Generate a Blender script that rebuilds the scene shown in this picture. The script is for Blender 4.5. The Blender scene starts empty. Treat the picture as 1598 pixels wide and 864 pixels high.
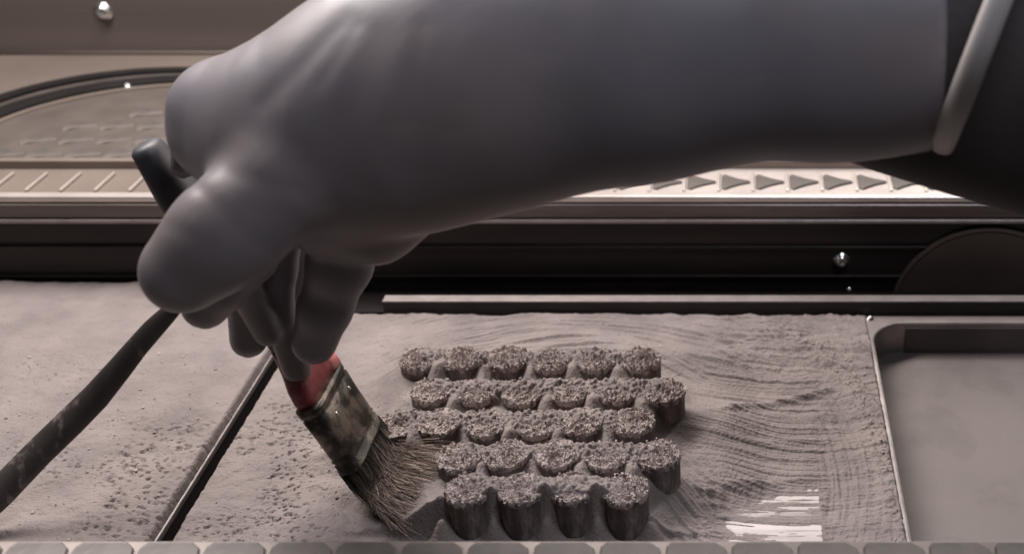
import bpy, bmesh, math, random
import numpy as np
from mathutils import Vector, Matrix
R = math.radians
random.seed(7); rng = np.random.default_rng(7)

# ------------------------------------------------------------------ camera, light, exposure
S = bpy.context.scene
COL = S.collection
CAM = Vector((0, 0, 0.47))
cd = bpy.data.cameras.new('camera'); cam = bpy.data.objects.new('camera', cd); COL.objects.link(cam)
cam.location = CAM; cam.rotation_euler = (R(60), 0, 0)
cd.lens = 40.26; cd.sensor_width = 36; cd.shift_x = -0.2197
cd.clip_start = 0.02; cd.clip_end = 30
cd.dof.use_dof = True; cd.dof.focus_distance = 0.70; cd.dof.aperture_fstop = 6.3
S.camera = cam
w = bpy.data.worlds.new('World'); S.world = w; w.use_nodes = True
w.node_tree.nodes['Background'].inputs[0].default_value = (0.86, 0.82, 0.84, 1)
w.node_tree.nodes['Background'].inputs[1].default_value = 0.03
def area(name, loc, target, sx, sy, power, col):
    l = bpy.data.lights.new(name, 'AREA'); l.shape = 'RECTANGLE'; l.size = sx; l.size_y = sy
    l.energy = power; l.color = col
    o = bpy.data.objects.new(name, l); COL.objects.link(o); o.location = loc
    o.rotation_euler = (Vector(target) - Vector(loc)).to_track_quat('-Z', 'Y').to_euler()
    return o
area('chamber_lamp', (-0.42, 0.99, 0.80), (-0.20, 0.60, 0.05), 1.0, 0.20, 21.0, (1.0, 0.93, 0.90))
area('strip_lamp', (0.17, 1.115, 0.335), (0.08, 0.62, 0.0), 0.62, 0.33, 3.4, (1.0, 0.93, 0.88))
area('room_lamp', (0.26, 0.30, 1.15), (0.05, 0.55, 0.15), 0.34, 0.24, 4.8, (0.88, 0.90, 1.0))
vs = S.view_settings; vs.view_transform = 'Standard'; vs.look = 'None'; vs.exposure = 0.0; vs.gamma = 1; vs.use_curve_mapping = False

F = 1787.0
FW = Vector((0, math.cos(R(30)), -math.sin(R(30)))); UP = Vector((0, math.sin(R(30)), math.cos(R(30)))); RT = Vector((1, 0, 0))
def W(u, v, D):
    """the point at depth D metres seen at photograph position (u, v)"""
    return CAM + D * (FW + (u - 1150) / F * RT - (v - 432) / F * UP)
def PZ(u, v, z):
    d = FW + (u - 1150) / F * RT - (v - 432) / F * UP
    return CAM + d * ((z - CAM.z) / d.z)

# ------------------------------------------------------------------ numpy noise
def _hash(ix, iy, seed):
    n = (ix.astype(np.int64) * 374761393 + iy.astype(np.int64) * 668265263 + seed * 974711) & 0x7fffffff
    n = ((n ^ (n >> 13)) * 1274126177) & 0x7fffffff
    return ((n ^ (n >> 16)) & 0xffff) / 65535.0
def vnoise(x, y, seed=0):
    ix = np.floor(x); iy = np.floor(y); fx = x - ix; fy = y - iy
    fx = fx * fx * (3 - 2 * fx); fy = fy * fy * (3 - 2 * fy)
    a = _hash(ix, iy, seed); b = _hash(ix + 1, iy, seed); c = _hash(ix, iy + 1, seed); d = _hash(ix + 1, iy + 1, seed)
    return (a * (1 - fx) + b * fx) * (1 - fy) + (c * (1 - fx) + d * fx) * fy
def fbm(x, y, o=4, seed=0):
    s = 0; a = 0.5
    for i in range(o):
        s = s + a * (vnoise(x * 2 ** i, y * 2 ** i, seed + i * 7) - 0.5); a *= 0.55
    return s * 2
def fbmr(x, y, o=4, seed=0):
    s = 0; a = 0.5; c_, s_ = 0.7986, 0.6018
    for i in range(o):
        x, y = x * c_ - y * s_ + 3.7, x * s_ + y * c_ + 1.3
        s = s + a * (vnoise(x, y, seed + i * 7) - 0.5); a *= 0.55; x = x * 1.93; y = y * 1.93
    return s * 2
def sstep(a, b, x):
    t = np.clip((x - a) / (b - a), 0, 1); return t * t * (3 - 2 * t)

# ------------------------------------------------------------------ materials
def mat(name, col, rough=0.6, metal=0.0, var=0.15, vscale=20, bump=0.0, bscale=200, stretch=(1, 1, 1), col2=None, c2scale=30, c2lo=0.5, c2hi=0.65, spec=0.5, rvar=0.0, bdist=0.001):
    m = bpy.data.materials.new(name); m.use_nodes = True
    nt = m.node_tree; N = nt.nodes; L = nt.links; b = N['Principled BSDF']
    b.inputs['Roughness'].default_value = rough; b.inputs['Metallic'].default_value = metal
    b.inputs['Specular IOR Level'].default_value = spec
    tc = N.new('ShaderNodeTexCoord'); mp = N.new('ShaderNodeMapping'); L.new(tc.outputs['Object'], mp.inputs[0]); mp.inputs['Scale'].default_value = stretch
    n1 = N.new('ShaderNodeTexNoise'); n1.inputs['Scale'].default_value = vscale; n1.inputs['Detail'].default_value = 6; L.new(mp.outputs[0], n1.inputs['Vector'])
    mr = N.new('ShaderNodeMapRange'); mr.inputs[1].default_value = 0.3; mr.inputs[2].default_value = 0.7; mr.inputs[3].default_value = 1 - var; mr.inputs[4].default_value = 1 + var
    L.new(n1.outputs[0], mr.inputs[0])
    base = N.new('ShaderNodeRGB'); base.outputs[0].default_value = (*col, 1); src = base.outputs[0]
    if col2:
        n2 = N.new('ShaderNodeTexNoise'); n2.inputs['Scale'].default_value = c2scale; n2.inputs['Detail'].default_value = 8; n2.inputs['Roughness'].default_value = 0.65; L.new(mp.outputs[0], n2.inputs['Vector'])
        r2 = N.new('ShaderNodeMapRange'); r2.inputs[1].default_value = c2lo; r2.inputs[2].default_value = c2hi; L.new(n2.outputs[0], r2.inputs[0])
        mx = N.new('ShaderNodeMix'); mx.data_type = 'RGBA'; L.new(r2.outputs[0], mx.inputs[0]); L.new(src, mx.inputs[6]); mx.inputs[7].default_value = (*col2, 1); src = mx.outputs[2]
    vm = N.new('ShaderNodeVectorMath'); vm.operation = 'SCALE'; L.new(src, vm.inputs[0]); L.new(mr.outputs[0], vm.inputs['Scale']); L.new(vm.outputs[0], b.inputs['Base Color'])
    if rvar:
        rr = N.new('ShaderNodeMapRange'); rr.inputs[1].default_value = 0.3; rr.inputs[2].default_value = 0.7; rr.inputs[3].default_value = rough - rvar; rr.inputs[4].default_value = rough + rvar
        L.new(n1.outputs[0], rr.inputs[0]); L.new(rr.outputs[0], b.inputs['Roughness'])
    if bump:
        n3 = N.new('ShaderNodeTexNoise'); n3.inputs['Scale'].default_value = bscale; n3.inputs['Detail'].default_value = 6; L.new(mp.outputs[0], n3.inputs['Vector'])
        bp = N.new('ShaderNodeBump'); bp.inputs['Strength'].default_value = bump; bp.inputs['Distance'].default_value = bdist; L.new(n3.outputs[0], bp.inputs['Height']); L.new(bp.outputs[0], b.inputs['Normal'])
    return m
M = {}
M['powder'] = mat('metal_powder', (0.232, 0.196, 0.186), 0.85, 0, 0.14, 25, 1.0, 600, col2=(0.195, 0.168, 0.162), c2scale=18, c2lo=0.45, c2hi=0.65, spec=0.25)
M['crust'] = mat('powder_crust', (0.36, 0.305, 0.29), 0.85, 0, 0.22, 260, 0.8, 800, spec=0.25)
M['printed'] = mat('printed_metal', (0.115, 0.094, 0.092), 0.7, 0.15, 0.25, 120, 0.6, 500, stretch=(1, 1, 0.35), spec=0.3, col2=(0.28, 0.235, 0.225), c2scale=110, c2lo=0.50, c2hi=0.68)
M['plate'] = mat('scoured_plate', (0.31, 0.285, 0.28), 0.50, 0.85, 0.5, 90, 0.6, 220, stretch=(0.10, 1, 1), rvar=0.12)
M['rimmetal'] = mat('rim_metal', (0.33, 0.29, 0.28), 0.45, 0.6, 0.15, 60, 0.3, 300)
M['tray'] = mat('pocket_floor', (0.18, 0.155, 0.148), 0.6, 0.1, 0.12, 12, 0.3, 300, col2=(0.15, 0.128, 0.122), c2scale=16, c2lo=0.5, c2hi=0.62)
M['wall'] = mat('brushed_wall', (0.15, 0.122, 0.110), 0.5, 0.25, 0.10, 12, 0.25, 120, stretch=(0.1, 1, 3))
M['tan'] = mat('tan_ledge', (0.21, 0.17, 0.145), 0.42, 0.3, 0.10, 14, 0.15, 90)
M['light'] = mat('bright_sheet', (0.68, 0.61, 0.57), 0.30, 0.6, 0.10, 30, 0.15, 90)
M['cell'] = mat('taupe_cell', (0.085, 0.072, 0.064), 0.55, 0.1, 0.18, 40, 0.3, 200)
M['cell_dim'] = mat('dusty_cell', (0.11, 0.094, 0.086), 0.5, 0.1, 0.35, 40, 0.3, 200)
M['sheet_dim'] = mat('dim_sheet', (0.11, 0.092, 0.08), 0.5, 0.2, 0.2, 25, 0.2, 100)
M['rail'] = mat('dull_rail', (0.15, 0.125, 0.115), 0.36, 0.5, 0.25, 18, 0.2, 80, stretch=(0.2, 1, 3), col2=(0.08, 0.062, 0.055), c2scale=14, c2lo=0.48, c2hi=0.66, rvar=0.1)
M['black'] = mat('black_panel', (0.012, 0.010, 0.010), 0.42, 0.0, 0.5, 14, 0.2, 80, stretch=(0.3, 1, 2), spec=0.3, col2=(0.028, 0.019, 0.016), c2scale=8, c2lo=0.45, c2hi=0.7, rvar=0.1)
M['rubber'] = mat('black_gasket', (0.010, 0.009, 0.009), 0.45, 0, 0.2, 40, 0.1, 200)
M['deep'] = mat('slot_dark', (0.004, 0.003, 0.003), 0.95, 0, 0.1, 40, spec=0.02)
M['screw'] = mat('screw_steel', (0.62, 0.62, 0.60), 0.22, 0.95, 0.1, 80)
M['brown'] = mat('brown_reflection', (0.07, 0.05, 0.042), 0.55, 0.1, 0.15, 20)  # tone of the port reflection painted on the black wall
M['glove'] = mat('grey_rubber_glove', (0.170, 0.156, 0.176), 0.46, 0, 0.12, 14, 0.16, 30, stretch=(0.6, 1, 1), col2=(0.215, 0.178, 0.172), c2scale=11, c2lo=0.42, c2hi=0.70, spec=0.6, rvar=0.08, bdist=0.002)
M['sleeve'] = mat('black_sleeve', (0.030, 0.024, 0.023), 0.65, 0, 0.2, 20, 0.3, 150)
M['cuff'] = mat('pale_cuff', (0.42, 0.39, 0.385), 0.5, 0, 0.1, 30)
M['red'] = mat('red_paint', (0.26, 0.045, 0.05), 0.45, 0, 0.35, 60, 0.2, 200, col2=(0.20, 0.13, 0.12), c2scale=60, c2lo=0.50, c2hi=0.66)
M['pink'] = mat('pink_paint', (0.85, 0.30, 0.29), 0.5, 0, 0.15, 60)
M['handle'] = mat('dark_handle', (0.045, 0.044, 0.052), 0.5, 0, 0.3, 50, 0.1, 200, col2=(0.07, 0.06, 0.06), c2scale=40, c2lo=0.52, c2hi=0.7)
M['ferrule'] = mat('dusty_ferrule', (0.21, 0.17, 0.14), 0.36, 0.55, 0.35, 60, 0.5, 180, col2=(0.045, 0.04, 0.034), c2scale=70, c2lo=0.42, c2hi=0.56)
M['wood'] = mat('worn_wood', (0.050, 0.040, 0.038), 0.5, 0, 0.3, 50, 0.4, 120, stretch=(1, 1, 0.3), col2=(0.19, 0.155, 0.145), c2scale=60, c2lo=0.55, c2hi=0.63)
def bristle_mat():
    m = bpy.data.materials.new('bristle'); m.use_nodes = True; nt = m.node_tree; N = nt.nodes; L = nt.links; b = N['Principled BSDF']
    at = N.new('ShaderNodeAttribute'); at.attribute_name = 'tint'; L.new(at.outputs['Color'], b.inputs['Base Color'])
    b.inputs['Roughness'].default_value = 0.5; b.inputs['Specular IOR Level'].default_value = 0.4
    return m
M['bristle'] = bristle_mat()

M['front'] = mat('front_sheet', (0.21, 0.178, 0.165), 0.45, 0.4, 0.25, 14, 0.15, 90)
M['wall_shade'] = mat('pocket_shade', (0.08, 0.068, 0.065), 0.5, 0.1, 0.25, 20, 0.1, 90)  # darker colour standing in for shade on the pocket's back wall
# ------------------------------------------------------------------ helpers
def link(name, me, m=None, parent=None, smooth=False):
    if m is not None and not me.materials: me.materials.append(m)
    if smooth:
        for p in me.polygons: p.use_smooth = True
    o = bpy.data.objects.new(name, me); COL.objects.link(o)
    if parent is not None: o.parent = parent
    return o
def tag(o, label, cat, group=None):
    o['label'] = label; o['category'] = cat
    if group: o['group'] = group
    return o
def thing(name, loc, label, cat, group=None):
    o = bpy.data.objects.new(name, None); COL.objects.link(o); o.location = loc; o.empty_display_size = 0.02
    return tag(o, label, cat, group)
def kind(o, k): o['kind'] = k; return o
def box_bm(x0, x1, y0, y1, z0, z1, bev=0.0, bm=None):
    own = bm is None
    if own: bm = bmesh.new()
    vs_ = [bm.verts.new((x, y, z)) for z in (z0, z1) for x, y in ((x0, y0), (x1, y0), (x1, y1), (x0, y1))]
    fs = [(3, 2, 1, 0), (4, 5, 6, 7), (0, 1, 5, 4), (1, 2, 6, 5), (2, 3, 7, 6), (3, 0, 4, 7)]
    ff = [bm.faces.new([vs_[i] for i in f]) for f in fs]
    if bev: bmesh.ops.bevel(bm, geom=list({e for f in ff for e in f.edges}), offset=bev, segments=3, affect='EDGES', profile=0.6)
    return bm
def finish(bm, name):
    bmesh.ops.recalc_face_normals(bm, faces=bm.faces[:])
    me = bpy.data.meshes.new(name); bm.to_mesh(me); bm.free(); return me
def box(name, ext, m, parent=None, bev=0.0):
    return link(name, finish(box_bm(*ext, bev), name), m, parent)
def prism_bm(pts, z0, z1, bev=0.0, segs=2):
    bm = bmesh.new(); a = [bm.verts.new((x, y, z1)) for x, y in pts]
    f = bm.faces.new(a); r = bmesh.ops.extrude_face_region(bm, geom=[f])
    for v in [g for g in r['geom'] if isinstance(g, bmesh.types.BMVert)]: v.co.z = z0
    if bev:
        top = [e for e in bm.edges if all(abs(v.co.z - z1) < 1e-7 for v in e.verts)]
        bmesh.ops.bevel(bm, geom=top, offset=bev, segments=segs, affect='EDGES', profile=0.5)
    return bm
def loft(rings, cap=True):
    bm = bmesh.new(); rr = [[bm.verts.new(p) for p in r] for r in rings]; n = len(rr[0])
    for a, b in zip(rr, rr[1:]):
        for i in range(n): bm.faces.new((a[i], a[(i + 1) % n], b[(i + 1) % n], b[i]))
    if cap: bm.faces.new(rr[0][::-1]); bm.faces.new(rr[-1])
    return bm
def grid_mesh(name, X, Y, Z, keep=None, flip=False):
    ny, nx = Z.shape; idx = np.arange(nx * ny).reshape(ny, nx)
    q = np.stack([idx[:-1, :-1], idx[:-1, 1:], idx[1:, 1:], idx[1:, :-1]], -1).reshape(-1, 4)
    if keep is not None: q = q[keep[:-1, :-1].reshape(-1)]
    me = bpy.data.meshes.new(name); me.vertices.add(nx * ny)
    me.vertices.foreach_set('co', np.stack([X, Y, Z], -1).reshape(-1).astype(np.float32))
    me.loops.add(q.size); me.loops.foreach_set('vertex_index', q.reshape(-1).astype(np.int32))
    me.polygons.add(len(q)); me.polygons.foreach_set('loop_start', np.arange(0, q.size, 4, dtype=np.int32))
    me.update(calc_edges=True); me.polygons.foreach_set('use_smooth', np.ones(len(q), bool))
    return me
def arr_mesh(name, V, Q, smooth=True):
    me = bpy.data.meshes.new(name); me.vertices.add(len(V)); me.vertices.foreach_set('co', V.reshape(-1).astype(np.float32))
    k = Q.shape[1]; me.loops.add(Q.size); me.loops.foreach_set('vertex_index', Q.reshape(-1).astype(np.int32))
    me.polygons.add(len(Q)); me.polygons.foreach_set('loop_start', np.arange(0, Q.size, k, dtype=np.int32))
    me.update(calc_edges=True); me.polygons.foreach_set('use_smooth', np.full(len(Q), smooth)); return me

# ------------------------------------------------------------------ chamber structure
SLOT0, SLOT1 = -0.341, -0.3315
YB, YBL = 0.755, 0.798
PX, PY, PR = 0.103, 0.744, 0.026
kind(box('chamber_floor', (-1.2, 0.9, 0.05, 0.90, -0.10, -0.06), M['deep']), 'structure')
o = thing('side_platform', (-0.6, 0.6, 0), 'flat metal platform left of the black slot, under powder', 'platform')
o.location = (0, 0, 0)
link('deck', finish(box_bm(-1.0, SLOT0, 0.36, YBL, -0.04, 0.0, 0.0012), 'deck'), M['rimmetal'], o)
box('dark_gap_fill', (SLOT0 + 0.0008, SLOT1 - 0.0001, 0.36, 0.795, -0.045, -0.0030), M['deep'], o, 0.0003)  # fills the slot, its dark depth put into a near-black colour
arc = [(PX + PR - PR * math.cos(t), PY - PR + PR * math.sin(t)) for t in np.linspace(0, math.pi / 2, 14)]
pts = [(SLOT1, 0.36), (PX, 0.36)] + arc + [(0.75, PY), (0.75, YB), (SLOT1, YB)]
o = thing('work_platform', (0, 0, 0), 'main metal platform with the round cornered pocket at its right', 'platform')
link('deck', finish(prism_bm(pts, -0.055, 0.0, 0.0018), 'deck'), M['rimmetal'], o)
box('pocket_floor', (PX - 0.004, 0.75, 0.36, PY + 0.004, -0.05, -0.027), M['tray'], o)
box('pocket_shade', (PX + PR + 0.001, 0.74, PY - 0.0016, PY - 0.0005, -0.0268, -0.0040), M['wall_shade'], o, 0.0004)  # added dark panel, paints the shade under the pocket lip
g = box('build_plate', (-0.235, 0.0505, 0.452, 0.735, -0.002, 0.0006), M['plate'], None, 0.0002)
tag(g, 'scoured bare steel build plate showing through the powder at lower right', 'metal plate')

# rear recess, bar, rail
o = thing('recess_wall', (0, 0.80, 0), 'long low black wall with a bolt under the metal rail', 'wall'); o.location = (0, 0, 0)
box('panel_face', (-1.2, 0.9, 0.802, 0.83, -0.07, 0.060), M['black'], o)
box('ridge', (-1.2, 0.9, 0.7985, 0.8015, 0.035, 0.0365), M['black'], o, 0.0004)
box('ridge', (-1.2, 0.9, 0.7985, 0.8015, 0.0085, 0.0100), M['black'], o, 0.0004)
def bolt(parent, c, r, axis, slot=True, name='bolt'):
    seg = 20; prof = [(r * 1.25, 0), (r * 1.25, r * 0.15), (r, r * 0.2), (r * 0.95, r * 0.5), (r * 0.6, r * 0.8), (r * 0.35, r * 0.85), (r * 0.3, r * 0.55)]
    rings = [[Vector((q * math.cos(2 * math.pi * i / seg), q * math.sin(2 * math.pi * i / seg), h)) for i in range(seg)] for q, h in prof]
    bm = loft(rings); rot = Vector(axis).to_track_quat('Z', 'Y').to_matrix().to_4x4()
    bmesh.ops.transform(bm, matrix=Matrix.Translation(c) @ rot, verts=bm.verts[:])
    return link(name, finish(bm, name), M['screw'], parent, True)
def at_y(u, v, y):
    d = FW + (u - 1150) / F * RT - (v - 432) / F * UP
    return CAM + d * (y / d.y)
bolt(o, at_y(1313, 406, 0.801), 0.0055, (0, -1, 0))
bolt(o, at_y(1325, 452, 0.801), 0.002, (0, -1, 0))
o = thing('stop_bar', (0, 0, 0), 'thin straight metal bar along the rear edge of the powder', 'bar')
bx0 = PZ(597, 470, 0.011).x
box('bar_body', (bx0, 0.75, YB + 0.001, YB + 0.010, -0.03, 0.0105), M['black'], o, 0.0004)
box('top_strip', (bx0, 0.75, YB + 0.0015, YB + 0.0105, 0.0106, 0.0118), M['rimmetal'], o, 0.0004)
box('dark_sill', (SLOT1, 0.75, YB + 0.011, 0.797, -0.05, -0.004), M['black'], o)
# glove port's reflection in the black panel, built as a brown disc
o = thing('port_reflection', (0, 0, 0), 'dim brown round port reflection low on the black wall at far right', 'reflection')
c = at_y(1530, 480, 0.7995); seg = 72; rad = 0.074
rings = []
for q, dy in ((rad, 0.0015), (rad, -0.001), (rad * 0.97, -0.002), (rad * 0.94, -0.001), (rad * 0.3, -0.0015)):
    rings.append([Vector((c.x + q * math.cos(2 * math.pi * i / seg), c.y + dy, c.z + q * math.sin(2 * math.pi * i / seg))) for i in range(seg)])
link('disc', finish(loft(rings), 'disc'), M['brown'], o)

# rail at the front of the rear ledge
ZL = 0.078
o = thing('rear_rail', (0, 0, 0), 'long horizontal metal rail above the black panel', 'rail')
box('rail_face', (-1.2, 0.9, 0.797, 0.812, 0.0625, 0.0745), M['rail'], o, 0.002)
box('lower_lip', (-1.2, 0.9, 0.7955, 0.812, 0.0585, 0.0618), M['rimmetal'], o, 0.001)
box('upper_lip', (-1.2, 0.9, 0.799, 0.8075, 0.0750, 0.0805), M['light'], o, 0.0016)

# ledge sheet with arrow-shaped cells
o = thing('rear_ledge', (0, 0, 0), 'rear ledge sheet embossed with rows of arrow shaped cells', 'ledge'); ledge = o
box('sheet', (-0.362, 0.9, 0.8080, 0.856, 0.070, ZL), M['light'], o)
box('dim_sheet', (-1.2, -0.3625, 0.8080, 0.856, 0.070, ZL - 0.0003), M['tan'], o)  # left end of the same sheet, its dimmer light painted as tan
box('rear_sheet', (-1.2, 0.9, 0.8562, 1.134, 0.070, ZL + 0.0015), M['tan'], o)
P = 0.0272
def arrow_mesh(L_, H_, h, name):
    pts_ = [(0.0012, -H_ * 0.42), (0.004, -H_ * 0.5), (L_ * 0.34, -H_ * 0.37), (L_ * 0.62, -H_ * 0.20), (L_, -H_ * 0.05), (L_, H_ * 0.05), (L_ * 0.62, H_ * 0.20), (L_ * 0.34, H_ * 0.37), (0.004, H_ * 0.5), (0.0012, H_ * 0.42)]
    return finish(prism_bm(pts_, 0, h, 0.0007, 1), name)
am = arrow_mesh(P - 0.0034, 0.027, 0.0016, 'arrow_cell'); am.materials.append(M['cell'])
rm = finish(box_bm(-0.0011, 0.0011, -0.0165, 0.0165, 0, 0.0022, 0.0007), 'rib'); rm.materials.append(M['light'])
x0 = PZ(1121, 290, ZL).x
for i in range(-27, 13):
    if x0 + i * P > -0.36:
        a = link('arrow_cell', am, None, o); a.location = (x0 + i * P + 0.0014, 0.8290, ZL)
    b = link('rib', rm, None, o); b.location = (x0 + i * P, 0.8290, ZL)
box('step', (-1.2, 0.9, 0.8565, 0.8632, ZL - 0.004, ZL + 0.0068), M['tan'], ledge, 0.001)
# gasket framed window with dim pattern
o = thing('tray_window', (0, 0, 0), 'dusty window tray framed by a black round cornered gasket behind the glove', 'window')
def rrect(x0, x1, y0, y1, r, n=16):
    rx = r * 1.15
    out = []
    for cx_, cy_, a0 in ((x1 - rx, y1 - r, 0), (x0 + rx, y1 - r, 90), (x0 + rx, y0 + r * .1, 180), (x1 - rx, y0 + r * .1, 270)):
        out += [(cx_ + rx * math.cos(R(a0 + 90 * k / n)), cy_ + (r if a0 < 170 else r * .1) * math.sin(R(a0 + 90 * k / n))) for k in range(n + 1)]
    return out
WX0, WX1, WY0, WY1 = -0.70, 0.40, 0.857, 1.082
def ring_bar(name, off0, off1, z0, z1, m, rr=0.20):
    a = rrect(WX0 + off0, WX1 - off0, WY0 + off0 * 0.10, WY1 - off0, 0.13); b = rrect(WX0 + off1, WX1 - off1, WY0 + off1 * 0.10, WY1 - off1, 0.13 - 0.3 * (off1 - off0))
    n = len(a); bm = bmesh.new()
    L_ = [[bm.verts.new((x, y, z)) for x, y in q] for q, z in ((a, z0), (a, z1), (b, z1), (b, z0))]
    for k in range(4):
        p, q = L_[k], L_[(k + 1) % 4]
        for i in range(n): bm.faces.new((p[i], p[(i + 1) % n], q[(i + 1) % n], q[i]))
    return link(name, finish(bm, name), m, o)
zt = ZL + 0.0015
ring_bar('gasket', 0.0, 0.011, zt - 0.001, zt + 0.005, M['rubber'])
ring_bar('inner_trim', 0.0115, 0.0185, zt - 0.001, zt + 0.0025, M['rail'])
ring_bar('inner_gasket', 0.019, 0.036, zt - 0.001, zt + 0.0035, M['rubber'])
ring_bar('pale_trim', 0.0365, 0.042, zt - 0.001, zt + 0.0022, M['tan'])
a = rrect(WX0 + 0.042, WX1 - 0.042, WY0 + 0.0045, WY1 - 0.042, 0.118)
link('window_pane', finish(prism_bm(a, zt - 0.001, zt + 0.0008), 'window_pane'), M['sheet_dim'], o)
am2 = arrow_mesh(0.0290, 0.026, 0.0010, 'dusty_cell'); am2.materials.append(M['cell_dim'])
for j in range(5):
    for i in range(31):
        x = WX0 + 0.075 + i * 0.0325 + (j % 2) * 0.012; y = WY0 + 0.024 + j * 0.0305
        if j >= 2 and (i < (0, 0, 1, 2, 3)[j] or i > 28): continue
        a = link('dusty_cell', am2, None, o); a.location = (x, y, zt + 0.0007)
bolt(o, (PZ(189, 147, zt).x, 1.035, zt + 0.0025), 0.003, (0, 0, 1), name='screw')
# rear wall
o = thing('rear_wall', (0, 0, 0), 'upright brushed metal wall with a round screw at top left', 'wall')
box('wall_sheet', (-1.4, 1.1, 1.135, 1.15, 0.06, 0.85), M['wall'], o)
box('wall_foot', (-1.4, 1.1, 1.1305, 1.1345, zt + 0.0002, zt + 0.0035), M['rail'], o, 0.001)
bolt(o, at_y(161, 18, 1.135), 0.0075, (0, -1, 0), name='screw')

# front ledge, close to the camera
o = thing('front_ledge', (0, 0, 0), 'blurred pale ledge with rounded taupe cells along the bottom', 'ledge')
ZF = 0.070; YF = PZ(1150, 843, ZF).y
box('sheet', (-0.9, 0.6, YF - 0.16, YF, ZF - 0.012, ZF), M['front'], o, 0.0008)
box('support', (-0.9, 0.6, YF - 0.15, YF - 0.012, -0.06, ZF - 0.0125), M['black'], o)
PF = 0.0325
pts_ = [(0.0004, -0.018), (PF - 0.0004, -0.018), (PF - 0.0006, -0.004), (PF * 0.93, 0.002), (PF * 0.78, 0.0062), (PF * 0.10, 0.0062), (PF * 0.03, 0.003)]
fm = finish(prism_bm(pts_, 0, 0.0016, 0.0006, 1), 'rounded_cell'); fm.materials.append(M['cell_dim'])
x0 = PZ(1037, 855, ZF).x
for i in range(-15, 12):
    a = link('rounded_cell', fm, None, o); a.location = (x0 + i * PF, YF - 0.0085, ZF)

# ------------------------------------------------------------------ printed parts layout
ROWS = [(0.6425, -0.0650, 6), (0.6070, -0.0475, 6), (0.5735, -0.0650, 6), (0.5410, -0.0475, 5), (0.5100, -0.0650, 4)]
PITCH, PRAD, ZT = 0.030, 0.0132, 0.0350
CYL = []
for ri, (y, xr, n) in enumerate(ROWS):
    for k in range(n): CYL.append((ri, k, xr - k * PITCH + rng.normal() * 0.0008, y + rng.normal() * 0.0009))

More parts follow.
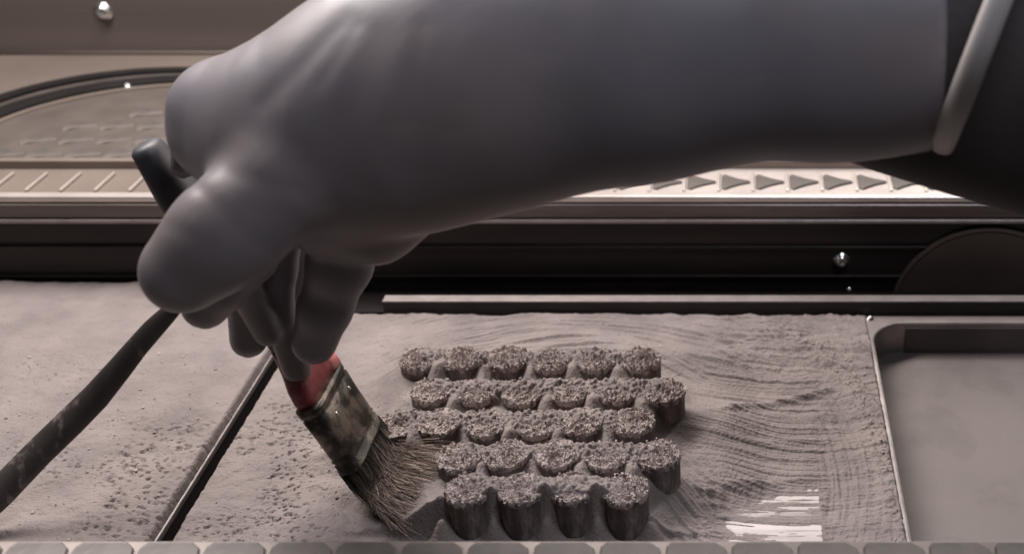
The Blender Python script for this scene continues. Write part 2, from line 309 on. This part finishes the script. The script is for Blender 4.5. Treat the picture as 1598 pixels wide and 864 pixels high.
# ------------------------------------------------------------------ powder height field
def powder_h(X, Y):
    mm = 1000.0
    h = 0.0014 + 0.0010 * fbmr(X * 14, Y * 14, 3, 3) + 0.00035 * fbmr(X * 300, Y * 300, 3, 5) + 0.0009 * fbmr(X * 60 + 3, Y * 90, 3, 8)
    # parts block: signed distance to footprint
    d = np.full(X.shape, 1.0); same = np.zeros(X.shape)
    right = np.interp(Y, [0.49, 0.51, 0.525, 0.541, 0.557, 0.5735, 0.59, 0.607, 0.623, 0.6425, 0.66], [-.052, -.052, -.042, -.034, -.04, -.052, -.042, -.034, -.042, -.052, -.052])
    left = np.interp(Y, [0.50, 0.541, 0.5735, 0.607, 0.655], [-.176, -.190, -.232, -.218, -.230])
    wob = 0.004 * fbm(X * 60, Y * 60, 3, 21)
    dx = np.maximum(X - right, left - X); dy = np.maximum(Y - 0.652, 0.503 - Y)
    outx_r = np.maximum(X - right, 0); outx_l = np.maximum(left - X, 0); outb = np.maximum(Y - 0.650, 0); gm = np.max([np.exp(-((X + 0.0650 + (k + 0.5) * PITCH) / 0.0075) ** 2) for k in range(3)], 0); outf = np.maximum(0.5060 - 0.0020 * gm + 0.003 * fbm(X * 90, X * 0, 2, 9) - Y, 0)
    lev = 0.0225 + 0.004 * fbmr(X * 45, Y * 45, 3, 31)
    row = np.zeros(X.shape); gapf = np.zeros(X.shape); fr = 0.0030 * fbm(X * 160, Y * 60, 3, 47)
    for y, xr, n in ROWS:
        ins = sstep(-0.004, 0.004, (xr + 0.002) - X) * sstep(-0.004, 0.004, X - (xr - (n - 1) * PITCH - 0.002))
        row = np.maximum(row, ins * np.exp(-(np.abs(Y - y - 0.0040 + fr) / 0.0105) ** 3.0))
        for k in range(n - 1): gapf = np.maximum(gapf, (1.0 if y > 0.52 else 0.35) * np.exp(-(((X - xr + (k + 0.5) * PITCH) / 0.0065) ** 2 + ((Y - y + 0.009) / 0.0085) ** 2)))
    # powder climbs from the front of a row to the back of the next one
    lev = lev + (0.008 + 0.012 * fbm(X * 40, Y * 40, 2, 48)) * gapf
    lev = lev * (1 - row) + row * (0.0358 + 0.0022 * fbmr(X * 90, Y * 90, 2, 44) + 0.0030 * fbmr(X * 520, Y * 520, 3, 46) - 0.0022 * sstep(0.2, 0.4, fbmr(X * 330, Y * 330, 2, 49)))
    fall = np.exp(-(outx_r / 0.018) ** 1.2) * np.exp(-(outx_l / 0.022) ** 1.2) * np.exp(-(outb / 0.020) ** 1.3) * np.exp(-(outf / 0.0022) ** 1.8)
    inner_edge = sstep(0.0, 0.014, right - X) * 0.55 + 0.45
    h = h + lev * fall * np.where(X > right - 0.014, inner_edge, 1)
    # front foot cones between the front-row cylinders
    for k in range(-1, 4):
        xc = -0.0650 - (k + 0.5) * PITCH
        h = h + 0.014 * np.exp(-(((X - xc) / 0.0060) ** 2 + ((Y - 0.500) / 0.007) ** 2))
    r2 = np.hypot(X + 0.12, (Y - 0.57) * 1.15); th = np.arctan2(Y - 0.57, X + 0.12)
    # swept ridges round the back of the block
    back = sstep(0.645, 0.675, Y) * sstep(-0.30, -0.20, X)
    h += back * (0.0032 * np.exp(-((Y - 0.690 - 0.010 * np.sin(X * 16) - 0.10 * (X + 0.12) ** 2) / 0.013) ** 2) + 0.0022 * fbm(th * 2.5, r2 * 300, 3, 61) + 0.0018 * fbm(X * 7, (Y + 0.02 * np.sin(X * 14)) * 95, 3, 62))
    # horizontal sweep strokes to the right of the block
    yy = Y + 0.012 * np.sin(X * 22 + 1.0) + 0.20 * np.clip(X + 0.02, 0, 1) ** 1.5
    rgt = sstep(-0.045, 0.0, X); h += rgt * 0.0012
    st = fbm(X * 4, yy * 300, 3, 71); st2 = 0.5 - 2.2 * np.abs(fbm(X * 6, yy * 520, 3, 72))
    h += rgt * (1 - 0.6 * sstep(0.05, 0.062, X)) * (0.0020 * st + 0.0011 * st2)
    # curved ledges
    for (yc, am_, w_, x0_, x1_, sl) in ((0.632, 0.0036, 0.004, -0.03, 0.075, 0.40), (0.700, 0.0016, 0.004, -0.03, 0.075, 0.10), (0.590, 0.0018, 0.003, 0.0, 0.052, 0.05), (0.5520, 0.0014, 0.0030, -0.015, 0.053, 0.22)):
        yl = yc + sl * (X - 0.02) + 1.0 * np.clip(X - 0.02, 0, 1) ** 2
        h += am_ * np.exp(-((Y - yl) / w_) ** 2) * sstep(x0_, x0_ + 0.03, X) * (1 - sstep(x1_ - 0.02, x1_, X))
    # arc of pushed-up crumbs on the far right
    ra = np.hypot(X + 0.03, (Y - 0.56) * 0.68); arc_r = 0.128 + 0.010 * fbm(th * 3, th * 0, 2, 81)
    bank = np.exp(-((ra - arc_r) / 0.010) ** 2) * sstep(0.0, 0.03, X)
    h += bank * (0.0018 + 0.0018 * np.maximum(fbmr(X * 260, Y * 260, 3, 82), -0.2))
    rs = sstep(0.045, 0.06, X)
    h += rs * (0.0012 * fbm(th * 4, ra * 400, 3, 85) + 0.0009 * fbmr(X * 160, Y * 160, 3, 86) + 0.0022 * fbmr(X * 22, Y * 30, 2, 88))
    h += 0.0060 * np.exp(-(((X + 0.115) / 0.075) ** 4)) * np.exp(-((Y - 0.497) / 0.011) ** 2)
    # diagonal brush lines running down from the right flank of the block
    t = (X + 0.9 * (Y - 0.53)); dg = fbm(t * 420, (X - Y) * 9, 2, 91)
    dgm = np.exp(-((X + 0.022) / 0.020) ** 2) * sstep(0.60, 0.55, Y) * 1.0
    h += dgm * 0.0028 * dg
    # soft mound beside the block on the right
    h += 0.0095 * np.exp(-(((X + 0.012) / 0.030) ** 2 + ((Y - 0.60) / 0.030) ** 2)) + 0.005 * np.exp(-(((X + 0.005) / 0.02) ** 2 + ((Y - 0.555) / 0.02) ** 2))
    h += 0.006 * np.exp(-(((X + 0.10) / 0.13) ** 2 + ((Y - 0.705 + 0.02 * np.cos(X * 18)) / 0.016) ** 2))
    # scoured patch where the steel plate shows
    patch = sstep(-0.020 + 0.022 * fbm(Y * 260, Y * 0, 3, 95), 0.000, X) * (1 - sstep(0.0502, 0.0510, X)) * (1 - sstep(0.538 + 0.22 * (X - 0.02) + 0.010 * fbm(X * 90, X * 0, 3, 96), 0.553 + 0.22 * (X - 0.02), Y))
    h = np.where(patch > 0, h * (1 - patch) + patch * (0.00050 + 0.0011 * fbm(X * 9, yy * 800, 4, 97) + 0.0007 * fbmr(X * 60, Y * 260, 3, 98)), h)
    # darker smooth stroke rectangle behind the patch
    # left: pitted surface
    lf = sstep(-0.225, -0.27, X)
    pit = fbmr(X * 330 + Y * 90, Y * 560, 3, 101); pm = sstep(0.70, 0.52, Y + 0.1 * fbm(X * 20, Y * 20, 2, 103))
    h += lf * (-0.0028 * sstep(0.20, 0.42, pit) * (0.2 + pm) * sstep(-0.15, 0.30, fbmr(X * 22, Y * 30, 3, 111)) + 0.0006 * fbmr(X * 120, Y * 120, 3, 105) * (0.4 + pm))
    h += 0.0030 * sstep(SLOT1, SLOT0, X) + 0.0022 * sstep(-0.18, -0.24, X)
    h += sstep(-0.18, -0.24, X) * 0.0018 * fbmr(X * 25, Y * 45, 3, 107)
    h += (1 - sstep(0.53, 0.56, Y)) * np.exp(-((X + 0.25) / 0.03) ** 2) * 0.0055
    h += np.exp(-((X + 0.215) / 0.05) ** 2) * np.exp(-((Y - 0.545) / 0.05) ** 2) * 0.0022 * fbm((X + Y) * 160, (X - Y) * 40, 3, 109)
    return h
def field(name, x0, x1, y0, y1, step, keepf=None):
    xs = np.arange(x0, x1 + step / 2, step); ys = np.arange(y0, y1 + step / 2, step); X, Y = np.meshgrid(xs, ys)
    Z = powder_h(X, Y)
    e = np.minimum(np.minimum(X - x0, x1 - X), np.minimum(Y - y0, y1 - Y))
    e = e + 0.0006 * fbmr(X * 300, Y * 300, 2, 7)
    Z = Z * sstep(0, 0.002, e) - 0.0006 * (1 - sstep(0, 0.001, e))
    keep = keepf(X, Y) if keepf else None
    return grid_mesh(name, X, Y, Z, keep)
def keepr(X, Y):
    return (X < PX - 0.0030) | ((X < 0.6) & (Y > PY + 0.002)) | ((X < PX + 0.012) & (Y > PY - 0.012))
o = link('powder_bed', field('powder_bed', SLOT1 + 0.0006, PX - 0.0030 , 0.44, YB - 0.001, 0.00062), M['powder']); kind(o, 'stuff')
tag(o, 'brushed grey metal powder heaped around the printed cylinders', 'powder')
o = link('side_powder', field('side_powder', -0.80, SLOT0 - 0.0006, 0.44, YBL - 0.001, 0.00085), M['powder']); kind(o, 'stuff')
tag(o, 'pitted grey metal powder left of the black slot', 'powder')
bolt(None, PZ(641, 497, 0.0010), 0.0016, (0, 0, 1), name='screw').name = 'deck_screw'
tag(bpy.data.objects['deck_screw'], 'tiny bright screw at the rear edge behind the glove fingers', 'screw')
b = bolt(None, PZ(1357, 497, 0.0002), 0.0024, (0, 0, 1), name='deck_screw')
tag(b, 'tiny bright screw beside the rounded corner of the pocket', 'screw')

# ------------------------------------------------------------------ printed cylinders
ORD = ['rightmost', 'second from the right', 'third from the right', 'fourth from the right', 'fifth from the right', 'leftmost']
RN = ['back row', 'second row from the back', 'middle row', 'second row from the front', 'front row']
def cylinder(ri, k, cx_, cy_, n):
    seed = ri * 17 + k * 3 + 200
    od = 'leftmost' if k == n - 1 else ORD[k]
    t = thing('printed_cylinder', (cx_, cy_, 0), f'powder crusted printed cylinder, {od} in the {RN[ri]}', 'printed part', 'printed cylinders standing in the powder')
    seg = 84; zt_ = ZT + rng.normal() * 0.0010
    th = np.linspace(0, 2 * np.pi, seg, endpoint=False)
    rings = []
    for z in np.linspace(-0.002, zt_ - 0.001, 16):
        fl = 1 + 0.004 * np.cos(12 * th) + 0.035 * fbm(th * 9, th * 0 + z * 100, 2, seed)
        rings.append(np.stack([PRAD * fl * np.cos(th), PRAD * fl * np.sin(th), np.full(seg, z)], -1))
    V = np.concatenate(rings); Q = []
    for j in range(15):
        i = np.arange(seg); a = j * seg + i; b = j * seg + (i + 1) % seg
        Q.append(np.stack([a, b, b + seg, a + seg], -1))
    link('shaft', arr_mesh('shaft', V, np.concatenate(Q)), M['printed'], t)
    # crust: rough cap with a ragged overhanging lip
    nr = 30; rings = []
    edge = 1.03 + 0.10 * fbm(th * 6 + seed, th * 0, 3, seed + 5)
    rough = (2.2, 1.4, 1.1, 1.4, 1.5)[ri] * (1.35 if k == 0 else 1)
    for j in range(nr + 5):
        if j <= 4:   # underside lip to edge
            f = (0.96, 1.0, 1.0, 1.0, 1.0)[j]; dz = (-0.0042, -0.0034, -0.0024, -0.0012, 0.0)[j]
            lip = (1.0, 1.0, edge * 0.985, edge, edge * 0.99)[j] if j > 1 else 1.0
            rr = PRAD * (f * lip * np.ones(seg) + (0.045 * fbm(th * 22, th * 0 + j * 5.3, 2, seed + 31) if j > 0 else 0)); X = rr * np.cos(th); Y = rr * np.sin(th)
            Z = zt_ + dz + 0.0016 * fbm(X * 380 + seed, Y * 380, 3, seed) + (0.0016 * fbm(th * 14, th * 0 + j * 3.1, 2, seed + 2) if j < 3 else 0)
        else:
            f = 1 - (j - 4) / nr; rr = PRAD * f * edge; X = rr * np.cos(th); Y = rr * np.sin(th)
            n1 = fbmr(X * 420 + seed, Y * 420, 3, seed); n2 = fbmr(X * 900, Y * 900 + seed, 2, seed + 9)
            Z = zt_ + 0.0016 * n1 + 0.0020 * rough * np.abs(n2) - 0.0026 * rough * sstep(0.15, 0.4, n1) + 0.0012 * (1 - f)
        rings.append(np.stack([X, Y, Z], -1))
    V = np.concatenate(rings); Q = []
    for j in range(len(rings) - 1):
        i = np.arange(seg); a = j * seg + i; b = j * seg + (i + 1) % seg
        Q.append(np.stack([a, b, b + seg, a + seg], -1))
    link('powder_crust', arr_mesh('powder_crust', V, np.concatenate(Q), False), M['crust'], t)
for ri, k, x, y in CYL: cylinder(ri, k, x, y, ROWS[ri][2])

# loose crumbs of powder
def crumbs(name, spots, label):
    ico = bmesh.new(); bmesh.ops.create_icosphere(ico, subdivisions=1, radius=1); ico.verts.ensure_lookup_table()
    v0 = np.array([v.co[:] for v in ico.verts]); f0 = np.array([[v.index for v in f.verts] for f in ico.faces]); ico.free()
    Vs = []; Fs = []
    for i, (x, y, z, r) in enumerate(spots):
        s = v0 * r * (1 + 0.35 * rng.normal(size=(len(v0), 1)).clip(-1.5, 1.5)) * (1, 1, 0.8) + (x, y, z + r * 0.2)
        Vs.append(s); Fs.append(f0 + i * len(v0))
    o = link(name, arr_mesh(name, np.concatenate(Vs), np.concatenate(Fs), False), M['crust']); kind(o, 'stuff')
    tag(o, label, 'powder crumbs')
sp = []
for ri, k, x, y in CYL:
    for _ in range(90 if ri in (0,) or k == 0 else 45):
        a = rng.uniform(0, 2 * math.pi); q = PRAD * math.sqrt(rng.uniform(0, 1.15)); sp.append((x + q * math.cos(a), y + q * math.sin(a), ZT + 0.0006, abs(rng.normal()) * 0.0003 + 0.0003))
crumbs('crust_crumbs', sp, 'coarse powder grains lying on top of the printed cylinders')
def ground(n, fx, fy, rs):
    x = fx(n); y = fy(n); z = powder_h(x, y); r = np.abs(rng.normal(size=n)) * rs + rs * 0.5
    return list(zip(x, y, z, r))
sp = ground(500, lambda n: rng.uniform(-0.32, -0.19, n), lambda n: rng.uniform(0.50, 0.62, n), 0.0003)
ang = rng.normal(size=500) * 0.55 + 0.45; rr_ = 0.130 + rng.normal(size=500) * 0.007
ax = -0.03 + rr_ * np.cos(ang); ay = 0.56 + rr_ * np.sin(ang) / 0.68; ok = (ax < PX - 0.006) & (ay < 0.74)
ax, ay = ax[ok], ay[ok]; sp += list(zip(ax, ay, powder_h(ax, ay), np.abs(rng.normal(size=len(ax))) * 0.0004 + 0.0002))
sp += ground(500, lambda n: rng.uniform(-0.25, -0.03, n), lambda n: rng.uniform(0.655, 0.70, n), 0.0003)
crumbs('loose_crumbs', sp, 'loose powder grains scattered over the powder bed')
sp = ground(700, lambda n: rng.uniform(-0.60, -0.352, n), lambda n: rng.uniform(0.48, 0.70, n), 0.0004)
crumbs('pitted_crumbs', sp, 'loose powder grains scattered left of the black slot')

# ------------------------------------------------------------------ glove arm (one continuous surface)
def surface_nets(f, origin, h):
    s = f < 0
    nx, ny, nz = f.shape
    c = np.zeros((nx - 1, ny - 1, nz - 1), np.int8)
    for a in (0, 1):
        for b in (0, 1):
            for d in (0, 1): c += s[a:nx - 1 + a, b:ny - 1 + b, d:nz - 1 + d]
    cells = np.argwhere((c > 0) & (c < 8)); ids = -np.ones(c.shape, np.int64); ids[tuple(cells.T)] = np.arange(len(cells))
    acc = np.zeros((len(cells), 3)); cnt = np.zeros(len(cells))
    corners = [(a, b, d) for a in (0, 1) for b in (0, 1) for d in (0, 1)]
    for p in corners:
        for ax in range(3):
            if p[ax]: continue
            q = list(p); q[ax] = 1
            fp = f[cells[:, 0] + p[0], cells[:, 1] + p[1], cells[:, 2] + p[2]]; fq = f[cells[:, 0] + q[0], cells[:, 1] + q[1], cells[:, 2] + q[2]]
            m = (fp < 0) != (fq < 0); t = np.where(m, fp / np.where(m, fp - fq, 1), 0)
            pos = np.tile(np.array(p, float), (len(cells), 1)); pos[:, ax] += t
            acc[m] += pos[m]; cnt[m] += 1
    V = (cells + acc / cnt[:, None]) * h + origin
    Q = []
    for ax in range(3):
        b, d = [(1, 2), (2, 0), (0, 1)][ax]
        sl0 = [slice(None)] * 3; sl1 = [slice(None)] * 3; sl0[ax] = slice(0, -1); sl1[ax] = slice(1, None)
        s0 = s[tuple(sl0)]; s1 = s[tuple(sl1)]; e = np.argwhere(s0 != s1)
        e = e[(e[:, b] > 0) & (e[:, d] > 0) & (e[:, b] < f.shape[b] - 1) & (e[:, d] < f.shape[d] - 1)]
        neg = s[tuple(e.T)]
        def cid(db, dd):
            k = e.copy(); k[:, b] -= db; k[:, d] -= dd; return ids[tuple(k.T)]
        q = np.stack([cid(1, 1), cid(0, 1), cid(0, 0), cid(1, 0)], -1)
        q[~neg] = q[~neg][:, ::-1]; Q.append(q)
    return V, np.concatenate(Q)
def camc(u, v, D): return np.array([(u - 1150) * D / F, (v - 432) * D / F, D])
def cone(G, a, b, s=1.0):
    A = camc(*a[:3]); B = camc(*b[:3]); ra = a[3] * a[2] / F; rb = b[3] * b[2] / F
    d = B - A; X = G[0] - A[0]; Y = G[1] - A[1]; Z = G[2] - A[2]
    t = np.clip((X * d[0] + Y * d[1] + Z * d[2]) / (d @ d), 0, 1)
    return np.sqrt((X - t * d[0]) ** 2 + (Y - t * d[1]) ** 2 + ((Z - t * d[2]) / s) ** 2) - (ra + t * (rb - ra))
def smin(a, b, k):
    hh = np.clip(0.5 + 0.5 * (b - a) / k, 0, 1); return b * (1 - hh) + a * hh - k * hh * (1 - hh)
H = 0.0018
gx = np.arange(-0.36, 0.215, H); gy = np.arange(-0.205, 0.075, H); gz = np.arange(0.44, 0.70, H)
G = np.meshgrid(gx, gy, gz, indexing='ij'); G = [g.astype(np.float32) for g in G]
def chain(pts_, s=1.0, k=0.02):
    f = None
    for a, b in zip(pts_, pts_[1:]):
        c = cone(G, a, b, s); f = c if f is None else smin(f, c, k)
    return f
arm = chain([(1700, 30, .545, 205), (1300, 44, .550, 186), (1000, 68, .556, 196), (760, 122, .562, 190), (600, 170, .568, 180), (488, 212, .574, 156)], 0.62, 0.03)
knuck = chain([(520, 205, .574, 142), (410, 200, .582, 94), (346, 180, .588, 57), (338, 215, .590, 50)], 0.75, 0.03)
body = smin(arm, knuck, 0.022)
lobe = chain([(445, 285, .556, 92), (350, 365, .553, 72), (284, 424, .556, 66)], 0.75, 0.02)
body = smin(body, lobe, 0.009)
edge = chain([(305, 205, .606, 36), (287, 258, .608, 22)], 1.0, 0.01)
heel = chain([(500, 350, .590, 50), (585, 350, .588, 50), (665, 318, .582, 42)], 0.9, 0.02)
body = smin(smin(body, edge, 0.006), heel, 0.004)
thumb = chain([(540, 345, .596, 54), (530, 410, .606, 50), (507, 480, .618, 41), (490, 534, .628, 36)], 0.72, 0.006)
little = chain([(442, 345, .606, 36), (435, 420, .620, 27), (434, 490, .634, 25), (463, 576, .648, 23)], 0.8, 0.005)
ring = chain([(400, 370, .606, 38), (382, 440, .626, 29), (388, 530, .640, 29)], 0.9, 0.005)
cross = chain([(365, 400, .590, 34), (385, 455, .612, 26), (418, 520, .628, 22)], 0.9, 0.005)
middle = chain([(390, 400, .585, 44), (350, 445, .592, 38), (320, 477, .598, 37)], 0.9, 0.005)
gap_block = chain([(460, 340, .628, 40), (462, 455, .646, 24)], 0.9, 0.005)  # added shape behind the fingers, keeps the gap between them dark
fing = smin(smin(smin(smin(np.minimum(thumb, gap_block), little, 0.0015), ring, 0.0015), cross, 0.0015), middle, 0.0015)
f = smin(body, fing, 0.0045)
del arm, knuck, lobe, edge, heel, thumb, little, ring, cross, middle, body, fing
# soft folds of loose rubber
px_ = G[0] / G[2] * F + 1150; py_ = G[1] / G[2] * F + 432
fold = np.zeros_like(f)
for (u0, v0, u1, v1, wd, am_) in ((545, 30, 410, 165, 16, .0012), (590, 60, 520, 260, 30, .0010), (360, 270, 470, 300, 14, .0008), (700, 20, 640, 260, 34, .0010), (900, -40, 860, 240, 50, .0008), (330, 330, 420, 390, 12, .0005), (1180, -60, 1230, 200, 50, .0012), (1010, 0, 1080, 230, 60, .0008), (470, 455, 520, 470, 7, .0009), (474, 470, 530, 482, 7, .0007), (300, 285, 350, 330, 8, .0010), (262, 352, 330, 385, 9, .0006), (412, 470, 450, 478, 6, .0008), (560, 40, 500, 130, 9, .0008), (660, 40, 630, 190, 12, .0007), (610, 200, 560, 290, 12, .0007), (690, 200, 640, 300, 12, .0006)):
    dx, dy = u1 - u0, v1 - v0; t = np.clip(((px_ - u0) * dx + (py_ - v0) * dy) / (dx * dx + dy * dy), 0, 1)
    dd = np.hypot(px_ - u0 - t * dx, py_ - v0 - t * dy); fold += am_ * np.exp(-(dd / wd) ** 2)
f = f + fold; del px_, py_, fold
# cut the glove off at its cuff
f = np.maximum(f, (G[0] - camc(1458, 0, .55)[0]) - 0.0)
V, Q = surface_nets(f, np.array([gx[0], gy[0], gz[0]]), H); del f, G
# smooth, then camera frame to world
E = np.concatenate([Q[:, [0, 1]], Q[:, [1, 2]], Q[:, [2, 3]], Q[:, [3, 0]]])
for lam in (0.5, 0.5, 0.5, 0.5, 0.5, 0.5):
    acc = np.zeros_like(V); cnt = np.zeros(len(V))
    for c in range(3): acc[:, c] = np.bincount(E[:, 0], V[E[:, 1], c], len(V)) + np.bincount(E[:, 1], V[E[:, 0], c], len(V))
    cnt = np.bincount(E.reshape(-1), minlength=len(V)).astype(float); V = V + lam * (acc / cnt[:, None] - V)
Bm = np.array([[*RT], [*(-UP)], [*FW]]); VW = V @ Bm + np.array(CAM[:])
person = thing('person', (0, 0, 0), 'person reaching in from the right in a long grey rubber glove, gripping the paintbrush', 'person')
gl = link('gloved_hand', arr_mesh('gloved_hand', VW, Q), M['glove'], person)
def tube(pts_, m, name, parent, seg=48, s=0.7, cap=True, wob=0.0):
    """tapered tube through (u, v, D, r_px) stations, sections lie across the run"""
    P_ = [W(*p[:3]) for p in pts_]; rings = []
    for i, p in enumerate(pts_):
        a = P_[max(i - 1, 0)]; b = P_[min(i + 1, len(P_) - 1)]; d = (b - a).normalized()
        e1 = d.cross(FW).normalized(); e2 = d.cross(e1).normalized(); r = p[3] * p[2] / F
        rings.append([P_[i] + e1 * r * math.cos(2 * math.pi * k / seg) * (1 + wob * math.sin(k * 1.3 + i)) + e2 * r * s * math.sin(2 * math.pi * k / seg) for k in range(seg)])
    return link(name, finish(loft(rings, cap), name), m, parent, True)
tube([(1255, 44, .580, 172), (1300, 50, .580, 188), (1380, 55, .578, 214), (1483, 56, .576, 246), (1600, 58, .574, 280), (1850, 60, .57, 350)], M['sleeve'], 'sleeve', person, s=0.5)
# pale rolled bead of the glove port cuff
bc = W(1548, 26, .545); rings = []
nrm = (RT * 0.93 - FW * 0.12 - UP * 0.36).normalized(); e1 = nrm.cross(FW).normalized(); e2 = nrm.cross(e1).normalized()
for i in range(64):
    t = 2 * math.pi * i / 64; cdir = e1 * math.cos(t) * 0.066 + e2 * math.sin(t) * 0.062; ctr = bc + cdir; od = cdir.normalized()
    rings.append([ctr + od * 0.0035 * math.cos(a) + nrm * 0.0060 * math.sin(a) for a in np.linspace(0, 2 * math.pi, 12, endpoint=False)])
rings.append(rings[0]); bmx = loft(rings, False)
link('cuff_bead', finish(bmx, 'cuff_bead'), M['cuff'], person, True)

# ------------------------------------------------------------------ paintbrush
Fb = W(563, 696, .690); Ft = W(497, 602, .668); A = (Fb - Ft).normalized(); L_f = (Fb - Ft).length
wv = W(580, 652, .715) - W(547, 738, .672); wv = (wv - A * wv.dot(A)); hw = wv.length / 2; wv.normalize(); nv = wv.cross(A).normalized()
brush = thing('paintbrush', (0, 0, 0), 'dusty flat paintbrush with red handle neck held over the cylinders', 'paintbrush')
def section(c, a, b, n=40, p=3.2):
    out = []
    for k in range(n):
        t = 2 * math.pi * k / n; ct, st = math.cos(t), math.sin(t)
        out.append(c + wv * a * math.copysign(abs(ct) ** (2 / p), ct) + nv * b * math.copysign(abs(st) ** (2 / p), st))
    return out
prof = [(0, 0, 0), (0.001, .0006, .0006), (0.10, .0004, .0004), (0.13, -.0006, -.0006), (0.16, .0005, .0005), (0.45, 0, 0), (0.74, 0, 0), (0.77, -.0007, -.0007), (0.80, .0005, .0005), (0.84, -.0006, -.0006), (0.87, .0004, .0004), (0.985, .0003, .0003), (1.0, .0010, .0010)]
rings = [section(Ft + A * L_f * t, hw * (0.98 + 0.02 * t) + da, 0.0078 + db, p=4.5) for t, da, db in prof]
link('ferrule', finish(loft(rings), 'ferrule'), M['ferrule'], brush, True)
for q in (-0.5, 0.5):
    c_ = Ft + A * L_f * 0.30 + wv * hw * q + nv * 0.0076
    bo = bolt(brush, (0, 0, 0), 0.0011, (0, 0, 1), name='nail'); bo.matrix_local = Matrix.Translation(c_) @ nv.to_track_quat('Z', 'Y').to_matrix().to_4x4()
    c_ = Ft + A * L_f * 0.30 + wv * hw * q - nv * 0.0076
    bo = bolt(brush, (0, 0, 0), 0.0011, (0, 0, 1), name='nail'); bo.matrix_local = Matrix.Translation(c_) @ (-nv).to_track_quat('Z', 'Y').to_matrix().to_4x4()
End = W(224, 224, .612); ax = (End - Ft); Lh = ax.length; axn = ax.normalized()
def hsec(t, a, b, p=2.4): return section(Ft + axn * Lh * t, a, b, 32, p)
rings = [hsec(0.0, hw * .94, .0066, 4), hsec(0.03, hw * .97, .0072, 3.4), hsec(0.07, hw * .90, .0078, 3), hsec(0.12, hw * .72, .0082), hsec(0.17, hw * .56, .0082), hsec(0.20, hw * .5, .0080)]
link('handle_neck', finish(loft(rings), 'handle_neck'), M['red'], brush, True)
rings = [hsec(0.2005, hw * .49, .0079), hsec(0.28, hw * .42, .0080), hsec(0.4, hw * .40, .0085), hsec(0.55, hw * .50, .0098), hsec(0.68, hw * .58, .0112), hsec(0.80, hw * .56, .0108), hsec(0.90, hw * .46, .0092), hsec(0.965, hw * .40, .0080), hsec(0.985, hw * .37, .0076), hsec(0.997, hw * .28, .0058), hsec(1.0, hw * .15, .003)]
link('handle', finish(loft(rings), 'handle'), M['handle'], brush, True)
rings = [section(Ft + axn * Lh * t + wv * hw * 0.62 * s_, hw * 0.30 * s_, 0.0076 + e_, 20, 2.6) for t, s_, e_ in ((0.003, 1.10, .0008), (0.04, 1.08, .0012), (0.08, 0.96, .001), (0.13, 0.78, .001))]
link('pink_stripe', finish(loft(rings), 'pink_stripe'), M['pink'], brush, True)
# bristles
NB = 3400; segs = 7; Vb = []; Fb_ = []; Tb = []
T00, T01, T10, T11 = W(556, 792, .676), W(655, 838, .662), W(640, 742, .690), W(700, 690, .692)
for i in range(NB):
    s_ = rng.uniform(-1, 1); q_ = rng.uniform(-1, 1)
    root = Fb + wv * hw * 0.95 * s_ + nv * 0.0068 * q_ - A * 0.003
    a_ = (s_ + 1) / 2; b_ = np.clip((q_ + 1) / 2 + rng.normal() * 0.10, 0, 1)
    tip = (T00 * (1 - b_) + T01 * b_) * (1 - a_) + (T10 * (1 - b_) + T11 * b_) * a_
    tip = tip + Vector(rng.normal(size=3) * 0.0032)
    ln = rng.uniform(0.78, 1.06) if rng.uniform() < 0.94 else rng.uniform(1.05, 1.25); tip = root + (tip - root) * ln
    ctl = root + A * rng.uniform(0.016, 0.026) + nv * 0.004 * q_ + Vector(rng.normal(size=3) * 0.0012)
    side = A.cross(Vector(rng.normal(size=3))).normalized(); sd2 = A.cross(side).normalized()
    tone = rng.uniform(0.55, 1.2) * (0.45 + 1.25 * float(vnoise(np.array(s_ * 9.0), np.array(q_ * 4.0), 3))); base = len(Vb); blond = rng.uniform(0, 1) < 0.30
    for j in range(segs):
        t = j / (segs - 1); c_ = root * (1 - t) ** 2 + ctl * 2 * t * (1 - t) + tip * t * t; r_ = 0.00030 * (1 - 0.75 * t)
        for k in range(3):
            an = 2.094 * k; Vb.append(c_ + side * r_ * math.cos(an) + sd2 * r_ * math.sin(an))
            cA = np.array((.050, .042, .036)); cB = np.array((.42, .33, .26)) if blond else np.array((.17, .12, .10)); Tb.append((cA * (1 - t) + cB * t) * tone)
    for j in range(segs - 1):
        for k in range(3): Fb_.append((base + j * 3 + k, base + j * 3 + (k + 1) % 3, base + (j + 1) * 3 + (k + 1) % 3, base + (j + 1) * 3 + k))
me = arr_mesh('bristles', np.array([v[:] for v in Vb]), np.array(Fb_)); ca = me.color_attributes.new('tint', 'FLOAT_COLOR', 'POINT')
ca.data.foreach_set('color', np.concatenate([np.array(Tb), np.ones((len(Tb), 1))], 1).reshape(-1).astype(np.float32))
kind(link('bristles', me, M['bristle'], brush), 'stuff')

# ------------------------------------------------------------------ second handle
tl = thing('tool_handle', (0, 0, 0), 'dark worn wooden tool handle slanting from the glove to the lower left', 'tool')
tube([(280, 474, .640, 10), (262, 490, .645, 14.5), (238, 514, .651, 17), (215, 540, .656, 17.5), (188, 573, .661, 19.5), (150, 618, .665, 22), (112, 656, .668, 23), (60, 706, .668, 23), (0, 768, .666, 24), (-90, 850, .660, 24)], M['wood'], 'wooden_grip', tl, seg=28, s=0.4)
